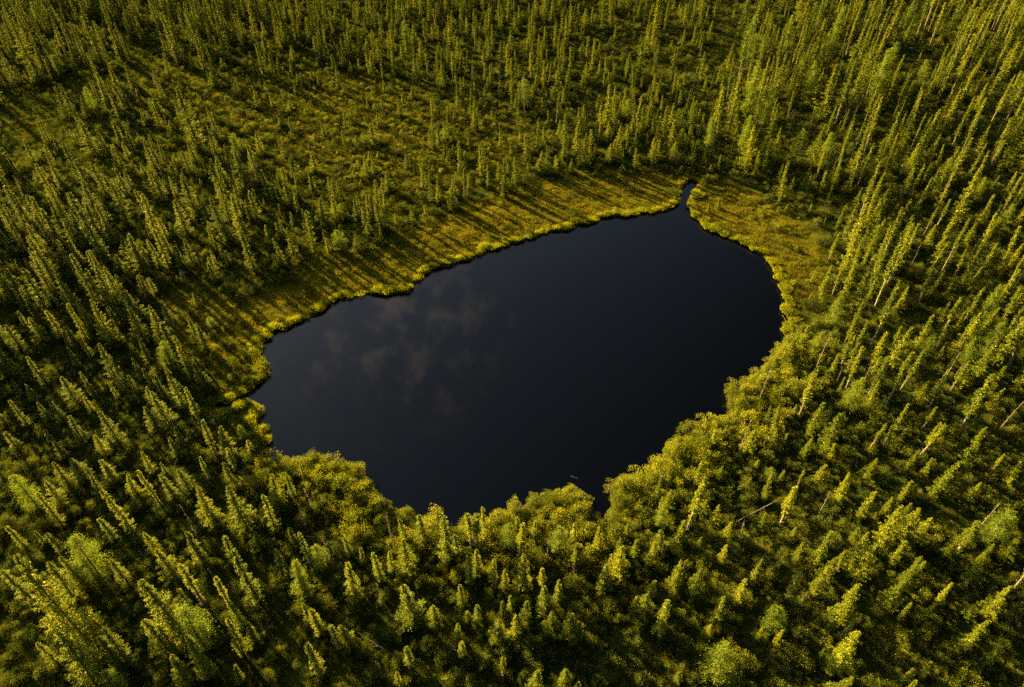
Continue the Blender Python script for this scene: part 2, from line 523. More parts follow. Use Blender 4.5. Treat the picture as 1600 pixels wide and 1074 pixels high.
SPR = []       # (trunk mesh, crown mesh, joined mesh, real height, style)
for i, kw in enumerate([
        dict(H=7, R=.80, club=.10), dict(H=7, R=.66, club=.25), dict(H=7, R=1.1, club=.0), dict(H=7, R=.58, club=.3, lean=.02, taper=.75),
        dict(H=7, R=1.25, club=.0, z0=.04, taper=.95), dict(H=7, R=.85, club=.1, lean=.03), dict(H=7, R=.62, club=.35, density=.8),
        dict(H=9, R=.62, bare=.42, club=.35), dict(H=9, R=.56, bare=.55, club=.45, lean=.03), dict(H=9, R=.70, bare=.32, club=.3, density=.8)]):
    t, c = spruce(**kw)
    tm = M_BARK if i < 7 else M_DEAD
    SPR.append((t.mesh('trunk', [tm]), c.mesh('crown', [M_SPRUCE]), both(t, c, tm, M_SPRUCE, 'spruce_mix'), kw['H'], 'full' if i < 7 else 'bare'))
LAR = []
for i, kw in enumerate([dict(R=1.5), dict(R=1.2), dict(R=1.8, dens=.9)]):
    t, c = larch(**kw)
    LAR.append((t.mesh('trunk', [M_BARK]), c.mesh('crown', [M_LARCH]), both(t, c, M_BARK, M_LARCH, 'larch_mix'), 7.0, 'larch'))
DED = []
for i, kw in enumerate([dict(H=7, R=.26, lean=.02), dict(H=7, R=.20), dict(H=7, R=.36, lean=.04)]):
    t, c = spruce(dead=True, **kw)
    me = t.mesh('trunk', [M_DEAD])
    DED.append((me, None, me, 7.0, 'dead'))
BSH = []
for i, kw in enumerate([dict(R=1.0, Hh=1.1, n=1500, ls=.09), dict(R=1.2, Hh=.9, n=1900, stems=18, ls=.09), dict(R=.8, Hh=1.3, n=1300, ls=.09), dict(R=1.1, Hh=1.2, n=1900, stems=16, ls=.09)]):
    s_, f_ = bush(**kw)
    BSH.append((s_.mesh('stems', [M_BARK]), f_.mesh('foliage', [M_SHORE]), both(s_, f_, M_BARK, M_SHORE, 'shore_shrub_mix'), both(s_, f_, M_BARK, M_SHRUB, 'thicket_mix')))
HEA = []
for i in range(3):
    s_, f_ = bush(R=.9, Hh=.45, n=520, ls=.09, stems=12)
    HEA.append(both(s_, f_, M_BARK, M_HEATH, 'heath_mix'))
TUF = [tuft(55, .30, .30, .03).mesh('tuft_mix', [M_SEDGE]), tuft(40, .35, .22, .03).mesh('tuft_mix', [M_SEDGE]), tuft(110, .4, .5, .04).mesh('tuft_mix', [M_RIM])]

# ------------------------------------------------------------------ ground and water
xs = np.concatenate([[-4000, -1500, -600, -300], np.arange(-175, 170.01, .5), [300, 600, 1500, 4000]])
ys = np.concatenate([[-4000, -1500, -400, -60], np.arange(8, 256.01, .5), [330, 600, 1500, 4000]])
GX, GY = np.meshgrid(xs, ys)
gd = shore_dist(GX, GY).reshape(GX.shape)
GZ = ground_z(GX, GY, gd)
nx, ny = len(xs), len(ys)
gv = np.stack([GX, GY, GZ], -1).reshape(-1, 3)
ii, jj = np.meshgrid(np.arange(nx - 1), np.arange(ny - 1))
k = (jj * nx + ii).ravel()
gm = MB(); gm.add(gv, np.stack([k, k + 1, k + nx + 1, k + nx], 1))
gme = gm.mesh('ground', [M_GROUND], True)
mead = np.zeros(GX.shape)
core = (np.abs(GX) < 180) & (GY > 10) & (GY < 250)
mead[core] = np.maximum(soft(GX[core], GY[core], MEADOW, 2.5), .95 * soft(GX[core], GY[core], BOG, 6))
a = gme.attributes.new('meadow', 'FLOAT', 'POINT'); a.data.foreach_set('value', mead.ravel().astype(np.float32))
wet = np.clip(1 - (gd + .05) / .22, 0, 1)
a = gme.attributes.new('wet', 'FLOAT', 'POINT'); a.data.foreach_set('value', wet.ravel().astype(np.float32))


def obj(name, me, parent=None, loc=None, rot=None, scl=None):
    o = bpy.data.objects.new(name, me); COL.objects.link(o)
    if parent: o.parent = parent
    if loc is not None: o.location = loc
    if rot is not None: o.rotation_euler = rot
    if scl is not None: o.scale = scl
    return o


g = obj('ground', gme); g['kind'] = 'structure'; g['label'] = 'mossy boggy ground around the dark pond'
lo, hi = POLY.min(0) - 1.2, POLY.max(0) + 1.2
wm = MB(); wx, wy = np.linspace(lo[0], hi[0], 40), np.linspace(lo[1], hi[1], 40)
A, Bq = np.meshgrid(wx, wy); ii, jj = np.meshgrid(np.arange(39), np.arange(39)); k = (jj * 40 + ii).ravel()
wm.add(np.stack([A, Bq, A * 0], -1).reshape(-1, 3), np.stack([k, k + 1, k + 41, k + 40], 1))
w = obj('water', wm.mesh('water', [M_WATER])); w['kind'] = 'structure'; w['label'] = 'still black water of the forest pond'

# ------------------------------------------------------------------ plants read off the photograph: base and top pixels
Z = {6: (0, 714), 7: (534, 714), 8: (1066, 714), 5: (1066, 360), 4: (0, 360)}
# tile, kind (s spruce, b bare-trunked spruce, w wide spruce, l larch, d dead), top x, top y, base x, base y
RAW = {
 6: 'l140,85,190,250 s195,165,300,330 s430,90,480,190 s500,155,630,360 b655,60,760,240 s730,25,785,95 s760,80,820,200 b905,0,985,120 s1010,25,1080,120 w945,135,1000,310 w1060,140,1150,340 '
    's1190,180,1290,350 s1240,75,1300,220 s1325,95,1370,200 d1365,145,1380,230 d1445,130,1460,240 d1380,235,1430,340 s1385,35,1420,110 s50,320,130,430 w90,450,430,870 w225,500,370,680 '
    's240,355,300,450 l400,375,470,560 w290,455,400,600 s545,475,600,590 w745,425,810,560 s865,355,950,500 s920,455,960,520 s1050,370,1090,480 s1360,325,1380,400 s1405,345,1450,500 '
    'd1525,355,1560,520 s1120,445,1210,680 s1320,490,1360,570 l1400,505,1420,670 l1480,420,1510,520 b845,505,960,700 w665,560,870,830 s830,615,880,700 s765,640,810,790 s1085,670,1140,800 '
    'w670,750,790,900 l920,715,960,900 s1030,765,1140,930 s850,840,980,1030 w820,935,880,1074 w505,815,620,980 w255,850,440,1050 s1415,690,1450,780 s1465,700,1500,820 s1560,780,1590,890 '
    'b1475,870,1500,1030 s1110,980,1130,1050 w490,10,540,120 w360,10,400,110 w280,30,330,150 w240,120,290,230 w600,90,640,190 w850,60,880,160 w700,360,730,450',
 7: 'd230,255,250,450 s295,280,305,400 b460,300,490,520 s545,360,545,470 b575,270,605,430 b620,260,630,440 b680,255,665,370 w290,370,310,540 s235,440,240,540 s155,450,185,580 s30,495,70,670 '
    'd130,585,185,690 s75,420,100,500 s15,370,40,470 w310,585,330,760 w415,690,430,770 s590,440,600,600 s615,430,630,560 b705,470,710,610 s760,530,760,620 s840,460,845,620 l780,330,780,420 '
    'b845,320,830,470 s815,280,820,340 d880,390,880,500 d955,370,955,500 l1010,330,1010,450 w1065,320,1065,460 s1185,330,1185,450 s1290,370,1290,470 s1325,310,1325,390 s1365,390,1360,480 '
    's1430,400,1425,510 w1470,340,1465,440 s1460,80,1460,200 l1480,235,1475,330 s935,520,930,600 w955,595,945,740 s1010,570,1005,680 w1235,510,1220,640 w1290,430,1280,560 s635,705,630,800 '
    's590,715,590,770 s745,670,745,760 w740,760,735,870 s860,660,855,790 s800,740,805,850 w975,730,980,820 w1055,740,1050,850 s1100,770,1100,860 s1435,580,1430,660 w1410,640,1400,740 '
    's1360,660,1360,720 s1525,665,1475,830 b755,935,750,1035 s260,1000,265,1060 w1045,990,1040,1070 s565,870,565,940 w20,780,30,880 s535,790,540,860 s790,655,790,720 s830,1015,832,1060 s585,1015,590,1060',
 8: 's90,30,65,150 s175,40,165,100 s345,15,335,70 w300,95,300,150 s430,75,380,210 s465,60,455,110 b550,70,530,150 s640,35,625,120 d675,160,635,270 w120,195,90,270 d290,295,255,410 s180,410,175,500 '
    's340,480,320,580 s315,575,250,690 s545,410,520,500 s515,335,500,390 s620,345,560,385 s755,120,750,180 w930,10,850,110 s1160,20,1110,100 s1220,10,1160,190 s1045,120,1010,180 s1080,130,1060,180 '
    'w1020,250,920,420 w1085,240,1000,400 s745,355,600,520 w895,405,800,560 s895,360,760,520 s1010,390,960,510 w720,470,640,590 w1150,275,1060,400 s1115,490,1060,570 s825,335,780,400 w1300,385,1220,470 '
    'd1475,200,1320,400 l1410,250,1400,400 s1420,450,1350,540 w1380,525,1310,600 w1030,590,950,700 s1255,600,1170,700 s1055,690,1000,770 s770,600,710,770 s800,700,720,790 s1415,670,1320,750 '
    's1410,760,1290,900 s1470,885,1410,960 s830,820,700,1000 s170,655,150,780 s455,815,430,880 s360,790,350,850 l410,705,410,800 l170,885,130,1040 s1040,1005,1035,1060 s640,900,640,940 s1550,20,1500,140 '
    'b1475,0,1430,80 w1555,390,1490,480 w1400,130,1330,210 s240,300,200,380 s760,440,700,540 s655,420,600,500 s795,765,740,860',
 5: 'l710,310,690,450 l640,470,620,560 l1140,490,1130,590 l810,690,760,840 s880,185,790,380 d1010,220,960,330 b1045,240,880,540 b910,215,850,360 b805,420,755,530 b805,480,740,640 s600,440,550,560 '
    's520,500,500,570 d715,470,620,650 d765,635,720,710 b640,680,540,880 s610,630,560,820 s725,580,690,680 b930,600,860,780 b1110,545,1015,750 b1085,560,1000,720 s1190,395,1080,560 s1265,330,1200,430 '
    's1260,240,1210,330 b1250,440,1185,550 d1310,580,1135,850 d1320,610,1260,700 s1225,650,1160,800 b1390,390,1280,540 s1335,380,1270,480 d1510,335,1440,440 s1500,195,1420,310 w1480,510,1350,700 '
    'b1555,500,1490,620 b1450,690,1290,940 s1510,640,1430,760 b1390,850,1320,950 d1555,800,1470,940 b1180,830,1110,940 s1215,900,1140,1000 b1025,440,980,540 b760,840,690,960 '
    'd310,885,265,1040 s405,820,380,920 s470,815,420,950 w320,940,300,1040 s535,810,505,880 s480,940,470,1000 s825,890,800,960 b960,915,930,1020 s1045,925,970,1050 s1150,125,1110,220 d355,640,355,800 '
    's1300,300,1240,420 s1400,280,1340,400 s1450,70,1400,190 s1380,30,1330,150 s870,10,820,130 s900,30,840,170 s830,40,790,170 s960,20,900,170 b1000,0,930,150 b740,180,700,300',
 4: 's165,30,210,130 s245,90,285,200 s120,130,170,220 s80,130,110,200 s80,210,120,300 w290,210,360,390 w360,320,420,450 s225,205,260,300 s240,285,290,370 s410,100,450,200 s400,175,480,330 '
    's470,135,500,200 w540,200,570,270 w590,205,600,260 w585,25,610,140 s690,50,750,180 s650,125,700,210 s745,10,780,80 s775,100,790,160 w890,45,905,170 s990,90,1010,170 s1065,100,1070,170 s1130,0,1160,100 '
    'd850,185,875,270 w920,290,920,350 w895,405,920,520 w930,440,960,560 l988,412,988,450 s765,440,830,600 s670,490,700,620 w610,365,670,520 s575,360,600,450 w430,335,540,540 s500,350,560,460 '
    'w450,540,570,740 s370,475,430,600 w125,410,200,520 s90,380,130,460 w45,440,100,560 w45,590,100,680 s345,545,370,640 w275,685,350,800 s410,665,450,780 s370,660,400,720 w700,750,800,920 w780,690,850,770 '
    'b885,735,950,940 w460,845,560,1000 s330,875,400,1000 s210,930,250,1000 s260,985,310,1070 w435,960,500,1050 w970,920,1080,1060 w130,710,180,800 w160,800,240,900 w780,970,840,1074 s890,1020,930,1090 '
    's400,780,440,860 s60,700,110,790 s520,700,560,800 s620,600,670,700 s680,640,720,740',
}
HAND = []
for tile, txt in RAW.items():
    ox, oy = Z[tile]
    for e in txt.split():
        tx, ty, bx, by = (float(q) / 2.983 for q in e[1:].split(','))
        HAND.append((e[0], ox + tx, oy + ty, ox + bx, oy + by))
plants = []     # dict(kind, x, y, h, wscale)
for kd, tx, ty, bx, by in HAND:
    x, y = ground_at(bx, by)
    u, v = (tx - W0 / 2) / FPX, (H0 / 2 - ty) / FPX
    t = y / (CP + v * SP)
    h = CAM_H + t * (-SP + v * CP) - .3
    plants.append(dict(kind=kd, x=float(x), y=float(y), h=float(np.clip(h, 1.6, 14)), hand=True))
hp = np.array([(p['x'], p['y']) for p in plants])

# ------------------------------------------------------------------ the rest of the forest: jittered grid thinned by region
def scatter(step, x0, x1, y0, y1):
    gx, gy = np.meshgrid(np.arange(x0, x1, step), np.arange(y0, y1, step))
    gx = gx + (rng.random(gx.shape) - .5) * step * 1.25; gy = gy + (rng.random(gy.shape) - .5) * step * 1.25
    X, Y = gx.ravel(), gy.ravel()
    px, py = pixel_of(X, Y)
    ok = (px > -420) & (px < 1760) & (py > -190) & (py < 1240)
    ok &= (px > -120) | (Y < 150)
    return X[ok], Y[ok]


BL = [(0, 600), (330, 655), (420, 712), (580, 790), (640, 1074), (640, 1300), (-400, 1300), (-400, 600)]
BC = [(560, 800), (960, 800), (1000, 900), (1040, 1300), (620, 1300)]
BR = [(900, 800), (1000, 740), (1250, 650), (1420, 640), (1800, 600), (1800, 1300), (1000, 1300)]
SHOREB = [(395, 700), (500, 690), (600, 765), (700, 812), (780, 790), (870, 745), (950, 730), (1040, 665), (1130, 640), (1190, 560), (1230, 500), (1275, 500), (1285, 560),
          (1200, 640), (1100, 720), (1000, 810), (900, 840), (760, 860), (640, 850), (540, 830), (480, 800)]
RIGHT = [(1290, 300), (1200, 280), (1120, 255), (1130, 160), (1150, 100), (1180, -100), (1800, -100), (1800, 620), (1400, 640), (1270, 600), (1270, 480), (1310, 420)]
CLEAR = [[(-10, 150), (60, 135), (150, 118), (260, 88), (330, 90), (300, 112), (200, 135), (120, 165), (90, 215), (40, 260), (-10, 240)],
         [(1110, 20), (1150, 10), (1160, 70), (1140, 140), (1100, 120)], [(940, 98), (1090, 96), (1110, 120), (960, 116)],
         [(560, 935), (740, 905), (760, 1010), (640, 1030), (560, 1000)], [(250, 820), (330, 830), (330, 980), (250, 940)]]
DARKT = [(430, 660), (520, 700), (560, 740), (590, 790), (500, 770)]
X, Y = scatter(1.55, -175, 130, 14, 232)
d = shore_dist(X, Y)
px, py = pixel_of(X, Y)
dens = np.full(len(X), .145); hm = np.full(len(X), 5.6); bare = np.full(len(X), .08); kl = np.full(len(X), .02)


def region(poly, de, h, b, l):
    k = inside(px, py, np.array(poly, float)); dens[k] = de; hm[k] = h; bare[k] = b; kl[k] = l


hm[:] = 4.2; dens[:] = .14
region([(-500, 230), (420, 270), (560, 330), (640, 400), (300, 480), (330, 650), (-500, 650)], .16, 4.3, .05, .012)
region([(-500, -200), (420, -200), (420, 100), (250, 130), (-500, 260)], .15, 5.1, .06, .012)
region([(-500, 330), (180, 330), (270, 470), (320, 650), (-500, 700)], .16, 5.8, .06, .012)
region(RIGHT, .14, 5.5, .30, .04)
region([(1330, -100), (1800, -100), (1800, 300), (1330, 260)], .115, 6.3, .34, .03)
region(BR, .075, 3.8, .12, .03)
region(BL, .05, 4.0, .1, .02)
region(BC, .07, 3.4, .1, .02)
region(SHOREB, .05, 2.8, .3, .03)
bog = soft(X, Y, BOG, 7)
dens = dens * (1 - bog) + .085 * bog; hm = hm * (1 - bog) + 2.5 * bog
med = soft(X, Y, MEADOW, 2.0)
dens = dens * (1 - med) + .0035 * med; hm = hm * (1 - med) + 1.9 * med
# the edge of the trees behind the meadow thins out
ramp_e = np.clip((d - 4) / 8, 0, 1)
for c_ in CLEAR:
    k = soft(X, Y, c_, 3.0); dens = dens * (1 - .93 * k)
wm_ = np.where((px < 1120), 1.22, 1.0)
wm_ = np.where(py > 640, 1.1, wm_)
clump = np.clip(.25 + 2.2 * (fbm(X * .16 + 9, Y * .16, 3) - .2), .2, 1.8)
keep = rng.random(len(X)) < dens * 1.55 ** 2 * clump
keep &= d > 1.0
offframe = (px < -30) | (px > 1640) | (py < -60)
near_hand = np.zeros(len(X), bool)
for hx, hy in hp:
    near_hand |= (X - hx) ** 2 + (Y - hy) ** 2 < 1.1 ** 2
keep &= ~near_hand
for i in np.where(keep)[0]:
    r = random.random()
    kd = 'l' if r < kl[i] else ('b' if r < kl[i] + bare[i] else ('d' if r < kl[i] + bare[i] + .012 else ('w' if r > .74 else 's')))
    wd = wm_[i]
    h = hm[i] * random.lognormvariate(-.06, .32)
    if kd in 'sw' and random.random() < .28: h *= .5
    if kd == 'b': h *= 1.18
    if kd == 'd': h *= .85
    plants.append(dict(kind=kd, x=float(X[i]), y=float(Y[i]), h=float(min(h, 13)), hand=False, wd=float(wd)))
n_all = len(plants)
PX = np.array([p['x'] for p in plants]); PY = np.array([p['y'] for p in plants])
PD = shore_dist(PX, PY)
PZ = ground_z(PX, PY, PD)
KIND = {'s': 'spruce', 'b': 'spruce', 'w': 'spruce', 'l': 'larch', 'd': 'dead'}
for i, p in enumerate(plants):
    p['z'] = float(PZ[i]) - .05; p['d'] = float(PD[i])
    bxp, byp = pixel_of(p['x'], p['y'], p['z']); txp, typ = pixel_of(p['x'], p['y'], p['z'] + p['h'])
    p['px'], p['py'] = float(bxp + txp) / 2, float(byp + typ) / 2
    p['len'] = math.hypot(bxp - txp, byp - typ)
    p['in'] = -5 < p['px'] < 1605 and -5 < p['py'] < 1079
    wide = {'s': 1.0, 'b': 1.0, 'w': 1.0, 'l': 1.0, 'd': 1.0}[p['kind']]
    p['w'] = wide * (p['h'] / 7.0) ** .6 * random.uniform(.8, 1.2) * p.get('wd', 1.08)
    k = p['kind']
    p['v'] = {'s': random.choice([0, 1, 3, 5, 6, 0]), 'w': random.choice([2, 4, 4]), 'b': random.choice([7, 8, 9]), 'l': random.randrange(3), 'd': random.randrange(3)}[k]
    p['rz'] = random.uniform(0, 6.283)
    p['tilt'] = (random.gauss(0, .03), random.gauss(0, .03))
plants = [p for p in plants if p['d'] > (1.6 if p['py'] < 520 else .4)]


# ------------------------------------------------------------------ words for the labels
def place(p):
    x, y = p['px'], p['py']
    X_, Y_ = np.array([p['x']]), np.array([p['y']])
    if p['d'] < 3.5:
        if y < 500: return 'at the far pond edge' if x < 1200 else 'at the right pond edge'
        if x < 430: return 'at the left pond edge'
        if x > 1080: return 'at the right pond edge'
        return 'at the near pond edge'
    if poly_px(X_, Y_, MEADOW)[0]: return 'in the open sedge meadow'
    if p['d'] < 9:
        return 'close to the pond'
    if x < 400 and y > 640: return 'over shaded undergrowth'
    if y > 780: return 'among low leafy shrubs'
    if x > 1250: return 'in the thick right forest' if y < 600 else 'in the sunlit right forest'
    if x < 420 : return 'in the thick left forest'
    return 'in the forest'


used = {}


def where(p):
    a, b = p['px'] / 16.0, p['py'] / 10.74
    a, b = min(99, max(1, a)), min(99, max(1, b))
    return f'{round(a)}% across and {round(b)}% down the photo'


def make_label(p, look):
    s = f'{look} {place(p)}, {where(p)}'
    if len(s.split()) > 16:
        s = f'{look}, {where(p)}'
    tries = 0
    while s in used:
        tries += 1
        a, b = p['px'] / 16.0, p['py'] / 10.74
        s = f'{look} {a:.1f}% across, {b:.1f}% down' if tries == 1 else f'{look} {a:.2f}% across, {b:.2f}% down'
        if tries > 2: break
    used[s] = 1
    return s


def size_word(h):
    return 'tall' if h > 8 else ('mid-height' if h > 5.5 else ('short' if h > 3.2 else 'very small'))


def look_of(p):
    k = p['kind']; s = size_word(p['h'])
    if k == 's': return f'{s} slim spruce'
    if k == 'w': return f'{s} broad spruce'
    if k == 'b': return f'{s} bare-stemmed spruce'
    if k == 'l': return f'{s} feathery light-green larch'
    return f'{s} dead grey spruce'


def add_tree(p):
    k = KIND[p['kind']]
    tr, cr, joined, H, _ = {'spruce': SPR, 'larch': LAR, 'dead': DED}[k][p['v']]
    name = {'spruce': 'spruce_tree', 'larch': 'larch_tree', 'dead': 'dead_spruce'}[k]
    sc_ = (p['w'], p['w'], p['h'] / H)
    rot = (p['tilt'][0], p['tilt'][1], p['rz'])
    if k == 'dead':
        o = obj(name, tr, None, (p['x'], p['y'], p['z']), rot, sc_)
    else:
        o = bpy.data.objects.new(name, None); COL.objects.link(o)
        o.empty_display_size = .3
        o.location = (p['x'], p['y'], p['z']); o.rotation_euler = rot; o.scale = sc_
        obj('trunk', tr, o); obj('crown', cr, o)
    o['label'] = make_label(p, look_of(p))
    o['category'] = {'spruce': 'spruce tree', 'larch': 'larch tree', 'dead': 'dead tree'}[k]
    o['group'] = {'spruce': 'spruces of the forest around the pond', 'larch': 'light green larches scattered in the forest', 'dead': 'dead grey spruces standing in the forest'}[k]
    return o


rest = {'spruce': [], 'larch': [], 'dead': []}
for k in rest:
    cand = [p for p in plants if KIND[p['kind']] == k]
    cand.sort(key=lambda p: (-(p['in']), -(p['len'] * (1.6 if p['hand'] else 1))))
    lim = {'spruce': 300, 'larch': 200, 'dead': 200}[k]
    for i, p in enumerate(cand):
        if i < lim and p['in']:
            add_tree(p)
        elif k == 'spruce' or i >= lim:
            rest[k].append(p)
        elif not p['in'] :
            rest['spruce'].append(dict(p, kind='s', v=random.choice([0, 1, 3, 5, 6])))

# ------------------------------------------------------------------ uncountable growth: one object each, instanced by geometry nodes
protos_cols = {}


def proto_collection(name, meshes):
    c = bpy.data.collections.new(name)
    for i, me in enumerate(meshes):
        o = bpy.data.objects.new(f'{name}_{i:02d}', me); c.objects.link(o)
    return c


def stuff(name, label, meshes, pos, rot, scl, idx):
    me = bpy.data.meshes.new(name)
    n = len(pos)
    me.vertices.add(n); me.vertices.foreach_set('co', np.asarray(pos, np.float32).ravel())
    a = me.attributes.new('rot', 'FLOAT_VECTOR', 'POINT'); a.data.foreach_set('vector', np.asarray(rot, np.float32).ravel())
    a = me.attributes.new('scl', 'FLOAT_VECTOR', 'POINT'); a.data.foreach_set('vector', np.asarray(scl, np.float32).ravel())
    a = me.attributes.new('idx', 'INT', 'POINT'); a.data.foreach_set('value', np.asarray(idx, np.int32))
    o = obj(name, me)
    o['kind'] = 'stuff'; o['label'] = label
    ng = bpy.data.node_groups.new(name, 'GeometryNodeTree')
    ng.interface.new_socket('Geometry', in_out='INPUT', socket_type='NodeSocketGeometry')
    ng.interface.new_socket('Geometry', in_out='OUTPUT', socket_type='NodeSocketGeometry')
    nn, ll = ng.nodes, ng.links
    gi, go = nn.new('NodeGroupInput'), nn.new('NodeGroupOutput')
    iop = nn.new('GeometryNodeInstanceOnPoints')
    ci = nn.new('GeometryNodeCollectionInfo')
    ci.inputs['Collection'].default_value = proto_collection(name + '_source', meshes)
    ci.inputs['Separate Children'].default_value = True
    ci.inputs['Reset Children'].default_value = True

    def na(nm, tp):
        q = nn.new('GeometryNodeInputNamedAttribute'); q.data_type = tp; q.inputs['Name'].default_value = nm
        return [s for s in q.outputs if s.enabled and s.name == 'Attribute'][0]
    e2r = nn.new('FunctionNodeEulerToRotation')
    ll.new(na('rot', 'FLOAT_VECTOR'), e2r.inputs[0])
    ll.new(gi.outputs[0], iop.inputs['Points']); ll.new(ci.outputs[0], iop.inputs['Instance'])
    iop.inputs['Pick Instance'].default_value = True
    ll.new(na('idx', 'INT'), iop.inputs['Instance Index'])
    ll.new(e2r.outputs[0], iop.inputs['Rotation']); ll.new(na('scl', 'FLOAT_VECTOR'), iop.inputs['Scale'])
    ll.new(iop.outputs[0], go.inputs[0])
    md = o.modifiers.new('scatter', 'NODES'); md.node_group = ng
    return o


def tree_stuff(name, label, lst, table):
    if not lst: return
    meshes = [t[2] for t in table]
    stuff(name, label, meshes, [(p['x'], p['y'], p['z']) for p in lst], [(p['tilt'][0], p['tilt'][1], p['rz']) for p in lst],
          [(p['w'], p['w'], p['h'] / table[p['v']][3]) for p in lst], [p['v'] for p in lst])


tree_stuff('spruce_forest', 'dense spruce forest receding on all sides of the pond', rest['spruce'], SPR)
tree_stuff('larch_woodland', 'further larches far off in the forest', rest['larch'], LAR)


def growth(name, label, meshes, X, Y, s0, s1, sink=.03, flat=1.0):
    dd = shore_dist(X, Y)
    zz = ground_z(X, Y, dd)
    n = len(X)
    s = rnd(n, s0, s1)
    stuff(name, label, meshes, np.stack([X, Y, zz - sink], 1), np.stack([rnd(n, -.12, .12), rnd(n, -.12, .12), rnd(n, 0, 6.283)], 1),
          np.stack([s, s, s * rnd(n, .75, 1.25) * flat], 1), rng.integers(0, len(meshes), n))


def infr(X, Y, mgn=60):
    px, py = pixel_of(X, Y)
    return (px > -mgn) & (px < 1600 + mgn) & (py > -mgn) & (py < 1074 + 90)


# leafy undergrowth between the trees
X, Y = scatter(1.15, -150, 150, 14, 200)
k = infr(X, Y); X, Y = X[k], Y[k]
d = shore_dist(X, Y); px, py = pixel_of(X, Y)
med, bog = soft(X, Y, MEADOW, 2.0), soft(X, Y, BOG, 6)
nearf = np.clip((py - 480) / 200, 0, 1)
pr_ = (.30 + .6 * nearf) * (1 - .94 * med) * (1 - .55 * bog)
pr_ *= np.where(np.array([inside(px, py, np.array(c, float)) for c in CLEAR[:3]]).any(0), .15, 1)
pr_ *= .5 + fbm(X * .2, Y * .2, 3)
k = (rng.random(len(X)) < pr_) & (d > .9)
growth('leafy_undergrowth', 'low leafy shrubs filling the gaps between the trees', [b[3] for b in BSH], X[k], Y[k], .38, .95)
# low golden bushes in the left part of the meadow, the bog and along the fringe of the trees
X, Y = scatter(1.0, -100, 100, 30, 190)
px, py = pixel_of(X, Y)
LOBE = [(300, 480), (400, 495), (440, 520), (430, 600), (395, 625), (330, 650), (300, 600)]
LOBE2 = [(330, 650), (400, 640), (425, 690), (420, 715), (380, 720), (330, 700)]
FRINGE = [(380, 420), (560, 370), (700, 310), (850, 255), (1060, 250), (1170, 280), (1260, 340), (1290, 460), (1270, 480), (1230, 400), (1150, 300), (1060, 275), (900, 285), (760, 325), (640, 385), (480, 440)]
q = np.maximum.reduce([.42 * soft(X, Y, LOBE, 2), .55 * soft(X, Y, LOBE2, 2), .22 * soft(X, Y, FRINGE, 2), .42 * soft(X, Y, BOG, 6)])
k = (rng.random(len(X)) < q * np.clip(3.2 * fbm(X * .25 + 3, Y * .25, 3) - .9, .1, 2)) & (shore_dist(X, Y) > .8)
growth('bog_bushes', 'low golden bushes dotting the bog meadow and its fringe', [b[2] for b in BSH], X[k], Y[k], .22, .55)
# heath carpet
X, Y = scatter(1.2, -150, 150, 14, 200)
k = infr(X, Y); X, Y = X[k], Y[k]
d = shore_dist(X, Y); med, bog = soft(X, Y, MEADOW, 2.0), soft(X, Y, BOG, 6)
k = (rng.random(len(X)) < .75 * (1 - .93 * med)) & (d > .5)
growth('heath_carpet', 'ankle-high heath and moss cushions on the forest floor', HEA, X[k], Y[k], .6, 1.1)
# sedges of the meadow and the bog
X, Y = scatter(.62, -100, 100, 30, 190)
k = infr(X, Y); X, Y = X[k], Y[k]
med, bog = soft(X, Y, MEADOW, 2.0), soft(X, Y, BOG, 6)
d = shore_dist(X, Y)
k = (rng.random(len(X)) < np.maximum(med, .55 * bog) * (.45 + .9 * fbm(X * .3, Y * .3, 3))) & (d > .4)
growth('sedge_grass', 'golden sedge growing over the open bog meadow', TUF[:2], X[k], Y[k], .7, 1.3)
# taller sedge rim along the far shore, leafy shrubs along the near shore
seg = np.roll(POLY, -1, 0) - POLY
n = 5200
i = rng.integers(0, len(POLY), n)
X, Y = POLY[i, 0] + seg[i, 0] * rnd(n) + rng.normal(size=n) * .7, POLY[i, 1] + seg[i, 1] * rnd(n) + rng.normal(size=n) * .7
d = shore_dist(X, Y)
k = (d > .02) & (d < 2.6 * fbm(X * .35 + 31, Y * .35, 3) - .55) & (NEARSIDE[i] < .5)
_px, _py = pixel_of(X, Y); k &= ~((abs(_px - 1076) < 28) & (_py < 320) & (d < .3))
growth('shore_sedge', 'bright tall sedge fringing the pond', TUF[2:], X[k], Y[k], .45, 1.15)

# shrubs on the shore, each one a thing
shr = []
X, Y = scatter(.72, POLY[:, 0].min() - 7, POLY[:, 0].max() + 7, POLY[:, 1].min() - 7, POLY[:, 1].max() + 7)
D = shore_dist(X, Y)
k = (D > .35) & (D < 6.0)
X, Y, D = X[k], Y[k], D[k]
order = np.argsort(D + rng.random(len(D)) * .8)
for i in order:
    x, y, dd = float(X[i]), float(Y[i]), float(D[i])
    near = NEARSIDE[np.argmin((POLY[:, 0] - x) ** 2 + (POLY[:, 1] - y) ** 2)] > .5
    if near and dd > 2.5 and random.random() < (dd - 2.5) / 4: continue
    if not near and (dd > 1.6 or random.random() > .06): continue
    if any((x - q[0]) ** 2 + (y - q[1]) ** 2 < (.80 if near else 1.1) ** 2 for q in shr): continue
    shr.append((x, y, dd, near))
random.shuffle(shr)
rest_s = []
shr.sort(key=lambda q: (q[3] and q[2] > 2.2) + random.random() * .5)
